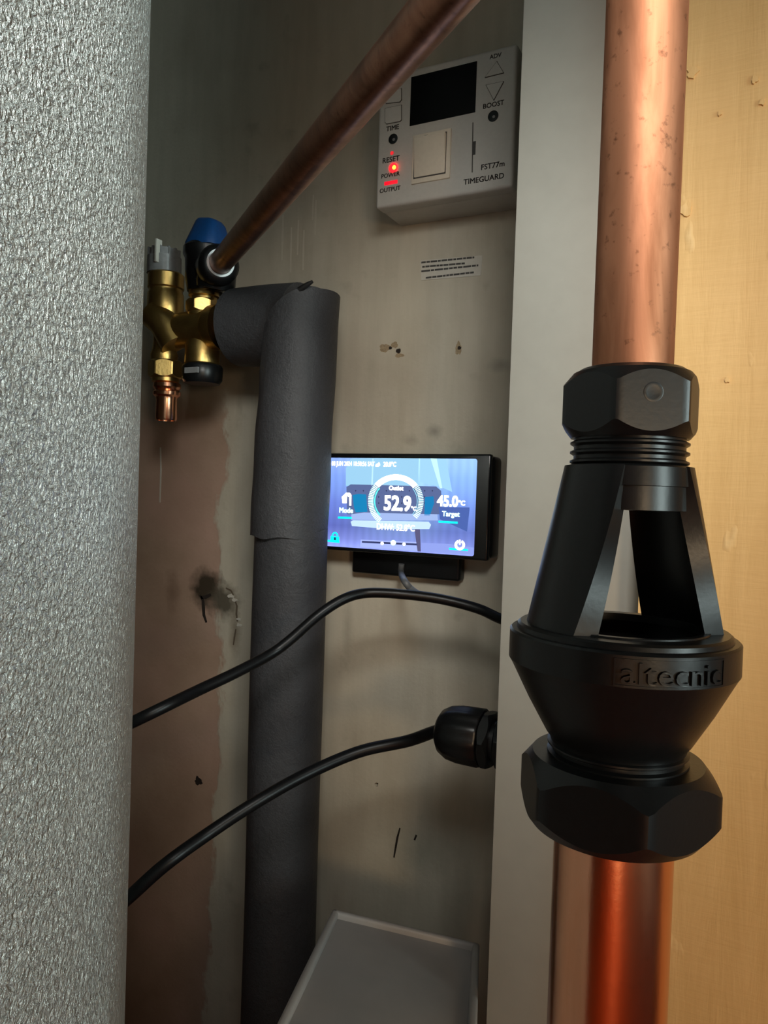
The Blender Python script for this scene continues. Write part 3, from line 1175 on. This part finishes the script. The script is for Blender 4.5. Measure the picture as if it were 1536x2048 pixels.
def wrap_tank(pts, drop):
    """carry a cable on behind the tank, to the wall and down to the floor"""
    e = pts[-1]
    return [Vector((-0.36, max(e.y, 0.30) + 0.02, e.z - drop)), Vector((-0.47, 0.40, e.z - 2.5 * drop)), Vector((-0.53 - drop, 0.43 - drop, 0.12)), Vector((-0.54 - 2 * drop, 0.43 - drop, 0.01))]


def clear_of_tank(pts):
    """densify and keep the cable outside the tank's jacket"""
    out = []
    for p in spline(pts, 6):
        q = Vector((p.x, p.y)) - TC
        if q.length < TR + 0.006:
            q = q.normalized() * (TR + 0.006)
        out.append(Vector((TC.x + q.x, TC.y + q.y, p.z)))
    return out


low_pts = [g_end + Vector((0.012, 0, 0)), g_end, dep(815, 1482, 0.415), dep(720, 1503, 0.415), dep(620, 1545, 0.405), dep(520, 1600, 0.39),
           dep(420, 1665, 0.378), dep(330, 1730, 0.364), dep(255, 1797, 0.366), dep(205, 1838, 0.398)]
tail = low_pts[-1] + (low_pts[-1] - low_pts[-2]) * 0.6
low_pts += wrap_tank(low_pts, 0.03)
low_pts = clear_of_tank(low_pts)
tag(tube('power_cable', low_pts, 0.0033, 'black_cable', None, 16, 3), 'thick black cable curving down from the cable gland behind the tank', 'cable')

up_pts = [Vector((xb0 - 0.0008, 0.40, onY(1040, 1255, 0.40).z)), dep(1000, 1237, 0.425), dep(955, 1217, 0.435), dep(880, 1198, 0.44), dep(800, 1188, 0.44), dep(735, 1186, 0.44),
          dep(690, 1197, 0.435), dep(640, 1228, 0.43), dep(580, 1280, 0.425), dep(540, 1309, 0.42), dep(470, 1346, 0.405), dep(400, 1379, 0.39), dep(330, 1413, 0.372), dep(262, 1446, 0.370), dep(205, 1473, 0.398)]
tail = up_pts[-1] + (up_pts[-1] - up_pts[-2]) * 0.5
up_pts += wrap_tank(up_pts, 0.008)
up_pts = clear_of_tank(up_pts)
tag(tube('sensor_cable', up_pts, 0.0030, 'black_cable', None, 16, 3), 'black cable arching across the wall under the lit display', 'cable')

# ================================================================== time switch on the back wall
YT = 0.437                       # its front face
fl, fr = onY(754, 300, YT).x, onY(1030, 230, YT).x
fb = (onY(754, 418, YT).z + onY(1028, 371, YT).z) / 2
ft = onY(1031, 86, YT).z
ts = thing('time_switch', ((fl + fr) / 2, YW, fb), 'white electronic time switch with a black screen and glowing red light', 'time switch')
box('back_box', (fl + 0.0008, YT + 0.0115, fb + 0.0008), (fr - 0.0008, YW, ft - 0.0008), 'white_plastic', ts, 0.0006)
face = box('faceplate', (fl, YT, fb), (fr, YT + 0.0115, ft), 'white_plastic', ts, 0.0022, 3)


def rect_px(name, pix, y, out, mat, parent, bev=0.0, inn=0.0008):
    ps = [onY(px, py, y) for px, py in pix]
    x0, x1 = (ps[0].x + ps[3].x) / 2, (ps[1].x + ps[2].x) / 2
    z1, z0 = (ps[0].z + ps[1].z) / 2, (ps[2].z + ps[3].z) / 2
    return box(name, (x0, y - out, z0), (x1, y + inn, z1), mat, parent, bev)


rect_px('lcd_window', [(822, 157), (954, 120), (951, 224), (820, 253)], YT, 0.0003, 'lcd_black', ts, 0.0002)
rf = rect_px('rocker_frame', [(824, 274), (903, 256), (901, 359), (826, 367)], YT, 0.0012, 'rocker_plastic', ts, 0.0005)
rk = rect_px('rocker', [(830, 281), (894, 266), (892, 348), (831, 356)], YT, 0.0030, 'rocker_plastic', ts, 0.0008)
zr0, zr1 = min(v.co.z for v in rk.data.vertices), max(v.co.z for v in rk.data.vertices)
for v in rk.data.vertices:                       # rocked: lower half pressed in
    if v.co.y < YT - 0.0008:
        v.co.y += 0.0022 * (1 - (v.co.z - zr0) / (zr1 - zr0)) - 0.0008
rect_px('rocker_groove', [(829, 279), (895, 264), (893, 350), (830, 358)], YT, 0.00135, 'seam_dark', rf)
rect_px('rocker_tick', [(851, 273), (858, 271.5), (858, 275), (851, 276)], YT, 0.0017, 'print_dark', rf)


def outline(name, pts_px, y, wpx, mat, parent, closed=True, out=0.0002):
    """thin moulded line drawn along pixels on a wall-parallel plane"""
    ps = [onY(px, py, y) for px, py in pts_px]
    m = (onY(pts_px[0][0] + 10, pts_px[0][1], y) - ps[0]).x / 10 * wpx / 2
    bm = bmesh.new()
    n = len(ps)
    for i in range(n if closed else n - 1):
        a, b = ps[i], ps[(i + 1) % n]
        d = (b - a).normalized()
        nn = Vector((-d.z, 0, d.x)) * m
        a2, b2 = a - d * m, b + d * m
        poly_prism(bm, [(q.x, q.z) for q in (a2 + nn, b2 + nn, b2 - nn, a2 - nn)], y - out, y + 0.0004)
    return link(name, finish(bm, name), mat, parent)


for pix in ([(772, 186), (803, 178), (803, 200), (800, 204), (773, 207)], [(771, 218), (803, 211), (803, 240), (800, 243), (774, 248), (771, 245)]):
    ps = [onY(px, py, YT) for px, py in pix]
    b_ = plate('push_button', [(p.x, p.z) for p in ps], YT - 0.0006, YT + 0.0005, 'white_plastic', ts)
    outline('button_gap', pix, YT, 1.6, 'seam_dark', b_, True, 0.0004)
for pix in ([(994, 124), (971, 155), (1007, 146)], [(973, 171), (1007, 164), (988, 200)]):
    ps = [onY(px, py, YT) for px, py in pix]
    b_ = plate('arrow_button', [(p.x, p.z) for p in ps], YT - 0.0006, YT + 0.0005, 'white_plastic', ts)
    outline('button_gap', pix, YT, 1.8, 'seam_dark', b_, True, 0.0004)


def disc_px(name, px, py, rpx, y, out, mat, parent, seg=28):
    c = onY(px, py, y)
    r = (onY(px, py - rpx, y) - c).z
    return lathe(name, c + Vector((0, 0.0008, 0)), (0, -1, 0), [(r * 0.05, 0), (r, 0), (r, out + 0.0006), (r * 0.85, out + 0.0008), (r * 0.05, out + 0.0008)], mat, parent, seg)


for px, py, r in ((786.5, 278, 10), (986.5, 232.5, 11)):
    k = disc_px('round_button', px, py, r, YT, 0.0006, 'black_plastic', ts)
    disc_px('button_mark', px + 1, py + 1, 3, YT - 0.0006, 0.00025, 'grey_plastic', k, 16)
disc_px('reset_hole', 784, 306, 4, YT, 0.0002, 'reset_red', ts, 16)
led = disc_px('power_led', 787, 336, 9, YT, 0.0010, 'led_red', ts, 20)
disc_px('led_core', 788.5, 335, 4, YT - 0.0010, 0.0006, 'led_core', led, 14)
rect_px('output_led', [(769, 364), (795, 360), (795, 367), (769, 371)], YT, 0.0004, 'led_bar', ts, 0.0001)
outline('fuse_carrier_seam', [(946, 246), (944.5, 344)], YT, 1.8, 'seam_dark', ts, False)
rect_px('fuse_slot', [(946, 283.5), (951.5, 282.5), (951, 309), (946, 310)], YT, 0.0003, 'print_dark', ts)
for body, px, py, w in (('ADV', 991, 112, 23), ('BOOST', 987, 209, 41), ('TIME', 785, 256, 25), ('RESET', 782, 319, 33), ('POWER', 781, 350, 36),
                        ('OUTPUT', 780, 379, 41), ('FST77m', 985.5, 331, 46), ('TIMEGUARD', 967, 358, 80)):
    text_on_wall('printed_lettering', body, px, py, w, YT, 'print_dark', ts, 0.00012, bold=0.03)

# sticker below the time switch
stp = [onY(px, py, YW) for px, py in ((841, 521), (965, 511), (962, 551), (843, 561))]
stk = thing('wall_sticker', tuple((stp[2] + stp[3]) / 2), 'small white sticker with four printed lines under the time switch', 'sticker')
plate('sticker_sheet', [(p.x, p.z) for p in stp], YW - 0.00035, YW - 0.00002, 'sticker', stk)
rows = [((843, 525.5), (949, 515)), ((845, 534), (930, 527)), ((843, 543), (957, 531)), ((852, 556), (948, 545))]
for (a, b) in rows:
    t = 0.0
    while t < 0.98:
        w_ = random.uniform(0.05, 0.16)
        t2 = min(1.0, t + w_)
        q = [(a[0] + (b[0] - a[0]) * s_, a[1] + (b[1] - a[1]) * s_) for s_ in (t, t2)]
        crack_pts = [onY(*q[0], YW), onY(*q[1], YW)]
        h = 0.00062
        bm = bmesh.new()
        poly_prism(bm, [(crack_pts[0].x, crack_pts[0].z - h), (crack_pts[1].x, crack_pts[1].z - h), (crack_pts[1].x, crack_pts[1].z + h), (crack_pts[0].x, crack_pts[0].z + h)], YW - 0.00042, YW - 0.0003)
        link('printed_word', finish(bm, 'printed_word'), 'print_dark', stk)
        t = t2 + 0.012

# ================================================================== lit heating display
YD = 0.4515                       # glass plane
xl, xr = onY(628, 1000, YD).x, onY(979, 1010, YD).x
dzt = (onY(981, 907, YD).z + onY(660, 907, YD).z) / 2
dzb = (onY(977, 1121, YD).z + onY(660, 1101, YD).z) / 2
dis_ = thing('heating_display', ((xl + xr) / 2, YW, dzb), 'black framed touch display lit with a blue heating screen', 'display')
box('housing', (xl + 0.002, YD + 0.003, dzb + 0.001), (xr + 0.0012, YW - 0.004, dzt - 0.001), 'black_plastic', dis_, 0.003, 3)
glass = box('glass_front', (xl, YD, dzb), (xr, YD + 0.0055, dzt), 'black_glass', dis_, 0.0014, 3)
bz0 = (onY(704, 1146, YW - 0.01).z + onY(918, 1163, YW - 0.01).z) / 2
box('wall_bracket', (onY(703, 1130, YW - 0.01).x, YW - 0.010, bz0), (onY(920, 1130, YW - 0.01).x, YW - 0.0002, dzb + 0.03), 'black_plastic', dis_, 0.002, 3)

EM = {}


def em(r, g, b, k=1.0):
    key = (r, g, b, k)
    if key not in EM:
        EM[key] = emit('screen_light_%d_%d_%d' % (r, g, b), srgb(r, g, b), k)
    return EM[key]


SX0, SX1 = onY(638, 1000, YD).x, (onY(954, 917, YD).x + onY(948.5, 1110, YD).x) / 2
SZ1 = (onY(954, 917, YD).z + onY(660, 916, YD).z) / 2
SZ0 = (onY(948, 1110, YD).z + onY(650, 1094, YD).z) / 2


def rrect(x0, x1, z0, z1, r, n=5):
    pts = []
    for cx, cz, a0 in ((x1 - r, z1 - r, 0), (x0 + r, z1 - r, 90), (x0 + r, z0 + r, 180), (x1 - r, z0 + r, 270)):
        for k in range(n + 1):
            a = R(a0 + 90 * k / n)
            pts.append((cx + r * math.cos(a), cz + r * math.sin(a)))
    return pts


def screen_mat():
    """background picture light: blue room, lighter towards the curtains at the top"""
    m, nt, b = new_mat('screen_backlight')
    tc = N(nt, 'ShaderNodeTexCoord')
    sep = N(nt, 'ShaderNodeSeparateXYZ')
    L(nt, tc.outputs['Object'], sep.inputs[0])
    fz = math_n(nt, 'DIVIDE', math_n(nt, 'SUBTRACT', sep.outputs[2], SZ0), SZ1 - SZ0, None, True)
    fx = math_n(nt, 'DIVIDE', math_n(nt, 'SUBTRACT', sep.outputs[0], SX0), SX1 - SX0, None, True)
    base = ramp(nt, fz, [(0.0, srgb(122, 134, 205)), (0.10, srgb(98, 108, 172)), (0.24, srgb(70, 78, 140)), (0.5, srgb(82, 100, 165)), (0.8, srgb(118, 155, 205)), (1.0, srgb(165, 205, 235))])
    side = ramp(nt, fx, [(0.0, srgb(80, 95, 190)), (0.2, srgb(95, 115, 180)), (0.45, srgb(140, 185, 215)), (0.62, srgb(150, 195, 225)), (0.85, srgb(105, 140, 200)), (1.0, srgb(110, 145, 215))])
    c = mix(nt, math_n(nt, 'MULTIPLY', fz, 0.75), base, side)
    st_ = N(nt, 'ShaderNodeTexWave')
    st_.inputs['Scale'].default_value = 55
    st_.inputs['Distortion'].default_value = 2.0
    L(nt, tc.outputs['Object'], st_.inputs['Vector'])
    c = mix(nt, 0.10, c, mix(nt, 1.0, c, st_.outputs['Color'], 'MULTIPLY'))
    b.inputs['Base Color'].default_value = (0.01, 0.01, 0.01, 1)
    L(nt, c, b.inputs['Emission Color'])
    b.inputs['Emission Strength'].default_value = 2.0
    b.inputs['Roughness'].default_value = 0.3
    return m


screen = plate('lit_screen', rrect(SX0, SX1, SZ0, SZ1, 0.0015), YD - 0.00006, YD + 0.0001, screen_mat(), dis_)
LAY = [YD - 0.0001]


def ui(name, pix, mat, layer=1):
    y = YD - 0.00006 - 0.00005 * layer
    ps = [onY(px, py, YD) for px, py in pix]
    bm = bmesh.new()
    vs = [bm.verts.new((p.x, y, p.z)) for p in ps]
    bm.faces.new(vs)
    bmesh.ops.recalc_face_normals(bm, faces=bm.faces)
    me = bpy.data.meshes.new(name)
    bm.to_mesh(me)
    bm.free()
    return link(name, me, mat, screen)


Z = lambda x, y: (630 + x / 4.042, 890 + y / 4.042)
zz = lambda *a: [Z(x, y) for x, y in a]
# picture of a living room behind the read-outs
ui('picture_curtain', zz((250, 190), (290, 110), (840, 108), (830, 330), (250, 330)), em(135, 180, 208, 1.5), 1)
ui('picture_curtain', zz((850, 108), (1060, 110), (1110, 380), (1020, 340), (850, 300)), em(140, 185, 215, 1.5), 1)
ui('picture_curtain_fold', zz((935, 108), (985, 110), (1030, 350), (1010, 350)), em(175, 215, 235, 1.5), 2)
ui('picture_curtain_fold', zz((465, 110), (475, 110), (468, 330), (455, 330)), em(165, 205, 225, 1.5), 2)
ui('picture_sofa_back', zz((255, 340), (290, 318), (980, 335), (1020, 370), (1035, 560), (260, 560)), em(78, 92, 135, 1.4), 2)
for bx_, by_ in [(x_, y_) for y_ in (370, 420, 470) for x_ in range(330, 1000, 62)]:
    ui('picture_button', zz((bx_ - 6, by_), (bx_, by_ - 8), (bx_ + 6, by_), (bx_, by_ + 8)), em(45, 52, 90), 3)
ui('picture_cushion', zz((305, 405), (350, 395), (415, 400), (425, 540), (330, 545), (315, 500)), em(10, 130, 185, 1.1), 4)
ui('picture_cushion', zz((890, 420), (960, 415), (965, 470), (930, 570), (885, 570)), em(10, 125, 185, 1.1), 4)
ui('picture_seat', zz((295, 560), (400, 545), (740, 555), (990, 560), (995, 610), (295, 605)), em(140, 160, 205, 1.5), 4)
ui('picture_seat_front', zz((290, 620), (310, 608), (920, 620), (940, 645), (925, 680), (600, 680), (300, 655)), em(170, 195, 225, 1.6), 5)
ui('picture_side_table', zz((1000, 500), (1250, 505), (1250, 525), (1230, 700), (1010, 600)), em(62, 85, 150, 1.5), 3)
ui('picture_floor', zz((370, 765), (850, 785), (850, 858), (365, 825)), em(150, 165, 225, 1.4), 2)
ui('picture_table_bar', zz((380, 775), (830, 797), (830, 812), (380, 790)), em(50, 58, 105), 3)
ui('picture_table_leg', zz((805, 680), (850, 682), (857, 862), (830, 860)), em(92, 90, 130), 3)
ui('picture_floor', zz((860, 790), (1090, 800), (1285, 830), (1285, 888), (860, 862)), em(125, 140, 205, 1.5), 2)

WHT = em(255, 255, 255, 4.0)
CYN = em(0, 225, 220, 2.0)
ICE = em(190, 255, 250, 2.5)
# dial: solid arc across the top, ticks down the sides
cx_, cy_, ro_, ri_ = 655, 455, 224, 178


def arc(name, a0, a1, r0, r1, mat, layer, n=24):
    pts = [(cx_ + r1 * math.cos(R(a0 + (a1 - a0) * k / n)), cy_ - r1 * math.sin(R(a0 + (a1 - a0) * k / n)) * 0.97) for k in range(n + 1)]
    pts += [(cx_ + r0 * math.cos(R(a1 + (a0 - a1) * k / n)), cy_ - r0 * math.sin(R(a1 + (a0 - a1) * k / n)) * 0.97) for k in range(n + 1)]
    return ui(name, zz(*pts), mat, layer)


ring = arc('dial_arc', 38, 140, ri_, ro_, WHT, 6)
for k in range(24):
    a = 142 + k * 3.8
    arc('dial_tick', a, a + 2.2, ri_ + 4, ro_, ICE, 6, 1)
for k in range(20):
    a = 36 - k * 3.9
    arc('dial_tick', a - 2.0, a, ri_ + 6, ro_, ICE, 6, 1)
arc('dial_inner_line', 140, 222, ri_ - 12, ri_ - 2, em(90, 235, 225, 1.5), 6)
arc('dial_inner_line', -40, 38, ri_ - 7, ri_ - 2, em(150, 220, 240, 1.3), 6)


def scr_text(body, zx, zy, zw, mat=None, bold=0.05, layer=8, hs=1.0):
    px, py = Z(zx, zy)
    return text_on_wall('screen_lettering', body, px, py, zw / 4.042, YD - 0.00006 - 0.00005 * layer, mat or WHT, screen, 0.00004, bold=bold, hscale=hs)


scr_text('08 JUN 2024 18:58:56 SAT', 305, 157, 345, bold=0.03, hs=1.4)
scr_text('20.0°C', 603, 156, 100, bold=0.06, hs=1.3)
ui('cloud_icon', zz((490, 170), (495, 155), (508, 150), (520, 138), (526, 150), (528, 165), (515, 175), (495, 176)), WHT, 8)
scr_text('Outlet', 655, 350, 115, bold=0.06)
scr_text('52.9', 662, 475, 212, bold=0.06, hs=1.15)
scr_text('°C', 797, 515, 42, bold=0.06)
scr_text('45.0', 1068, 456, 165, bold=0.06, hs=1.15)
scr_text('°C', 1185, 470, 50, bold=0.06)
scr_text('Mode', 250, 530, 108, ICE, bold=0.07)
scr_text('Target', 1096, 565, 140, ICE, bold=0.06)
scr_text('DHW: 52.8°C', 650, 665, 305, bold=0.03, hs=1.2)
ui('tap_icon', zz((218, 420), (240, 400), (255, 385), (285, 388), (297, 405), (295, 490), (280, 490), (278, 420), (262, 412), (258, 470), (225, 470), (222, 440)), WHT, 8)
ui('underline_bar', zz((188, 578), (300, 582), (300, 598), (188, 594)), CYN, 7)
ui('underline_bar', zz((1000, 612), (1155, 620), (1155, 636), (1000, 628)), CYN, 7)
ui('underline_bar', zz((105, 766), (200, 774), (200, 792), (105, 782)), CYN, 7)
ui('underline_bar', zz((1085, 830), (1238, 842), (1238, 858), (1085, 846)), CYN, 7)
ui('lock_icon', zz((130, 735), (198, 740), (198, 782), (128, 776)), CYN, 8)
lk = [(140 + 24 + 26 * math.cos(R(a)), 735 - 32 * math.sin(R(a))) for a in range(0, 181, 15)]
lk += [(140 + 24 + 15 * math.cos(R(a)), 735 - 20 * math.sin(R(a))) for a in range(180, -1, -15)]
ui('lock_shackle', zz(*lk), CYN, 8)
ui('lock_keyhole', zz((155, 745), (172, 746), (172, 770), (155, 769)), em(20, 60, 100), 9)
for x_, y_, r_ in ((545, 795, 13), (635, 790, 22), (722, 801, 13)):
    ui('page_dot', zz(*[(x_ + r_ * math.cos(R(a)), y_ + r_ * math.sin(R(a))) for a in range(0, 360, 24)]), WHT if r_ < 20 else ICE, 8)
pw = [(1172 + 42 * math.cos(R(a)), 808 - 42 * math.sin(R(a))) for a in range(112, 429, 12)]
pw += [(1172 + 22 * math.cos(R(a)), 808 - 22 * math.sin(R(a))) for a in range(424, 111, -12)]
ui('power_icon', zz(*pw), WHT, 8)
ui('power_icon_bar', zz((1166, 765), (1178, 766), (1178, 806), (1166, 805)), WHT, 8)

# its grey lead, tied in to the black cable
lead = [onY(803, 1128, YW - 0.012), onY(802, 1145, YW - 0.014), dep(808, 1160, 0.455), dep(822, 1178, 0.45), dep(845, 1192, 0.445), dep(880, 1199, 0.4405)]
tag(tube('display_lead', lead, 0.0021, 'grey_cable', None, 14, 8), 'short grey lead hanging from the lit display to the black cable', 'cable')

# ================================================================== white box at the bottom
# its top face: side edges run to one vanishing point, the back edge square to them
v1 = (cam_r3 @ Vector(((981 - 768) / FPX, (1024 - 1174) / FPX, -1.0))).normalized()      # away from the camera
dA, dB = ray(666, 1816), ray(960, 1886)
kk = v1.dot(dB) / v1.dot(dA)
U = (dB - dA * kk).normalized()                    # along the back edge, to the right
Vv = -v1                                           # towards the camera
NN = U.cross(v1).normalized()
if NN.z < 0:
    NN = -NN
wb0 = CAM + dA * (0.375 / dA.y)
# width: where the back edge meets the second ray
tB = (wb0 - CAM).dot(NN) / dB.dot(NN)
W_ = (CAM + dB * tB - wb0).dot(U)
D_ = 0.125
H_ = 1.0
for uu_, vv_ in ((0, 0), (W_, 0), (0, D_), (W_, D_)):
    H_ = min(H_, (wb0 + U * uu_ + Vv * vv_).z / NN.z)
low_c = wb0 - NN * H_
tray = thing('white_box', (low_c.x, low_c.y, 0.0), 'white plastic box with a raised rim leaning at the foot of the wall', 'box')


def obox(name, u0, u1, v0, v1_, z0, z1, mat, parent, bev=0.0):
    bm = bmesh.new()
    add_box(bm, (u0, v0, z0), (u1, v1_, z1), bev, 3)
    for v in bm.verts:
        v.co = wb0 + U * v.co.x + Vv * v.co.y + NN * v.co.z
    o = link(name, finish(bm, name), mat, parent)
    if bev:
        auto_smooth(o)
    return o


obox('body', 0.0015, W_ - 0.0015, 0.0015, D_ - 0.0015, -H_, -0.0035, 'white_tray', tray, 0.002)
rw = 0.0042
obox('rim', 0, W_, 0, rw, -0.007, 0, 'white_tray', tray, 0.0015)
obox('rim', 0, W_, D_ - rw, D_, -0.007, 0, 'white_tray', tray, 0.0015)
obox('rim', 0, rw, 0, D_, -0.007, 0, 'white_tray', tray, 0.0015)
obox('rim', W_ - rw, W_, 0, D_, -0.007, 0, 'white_tray', tray, 0.0015)
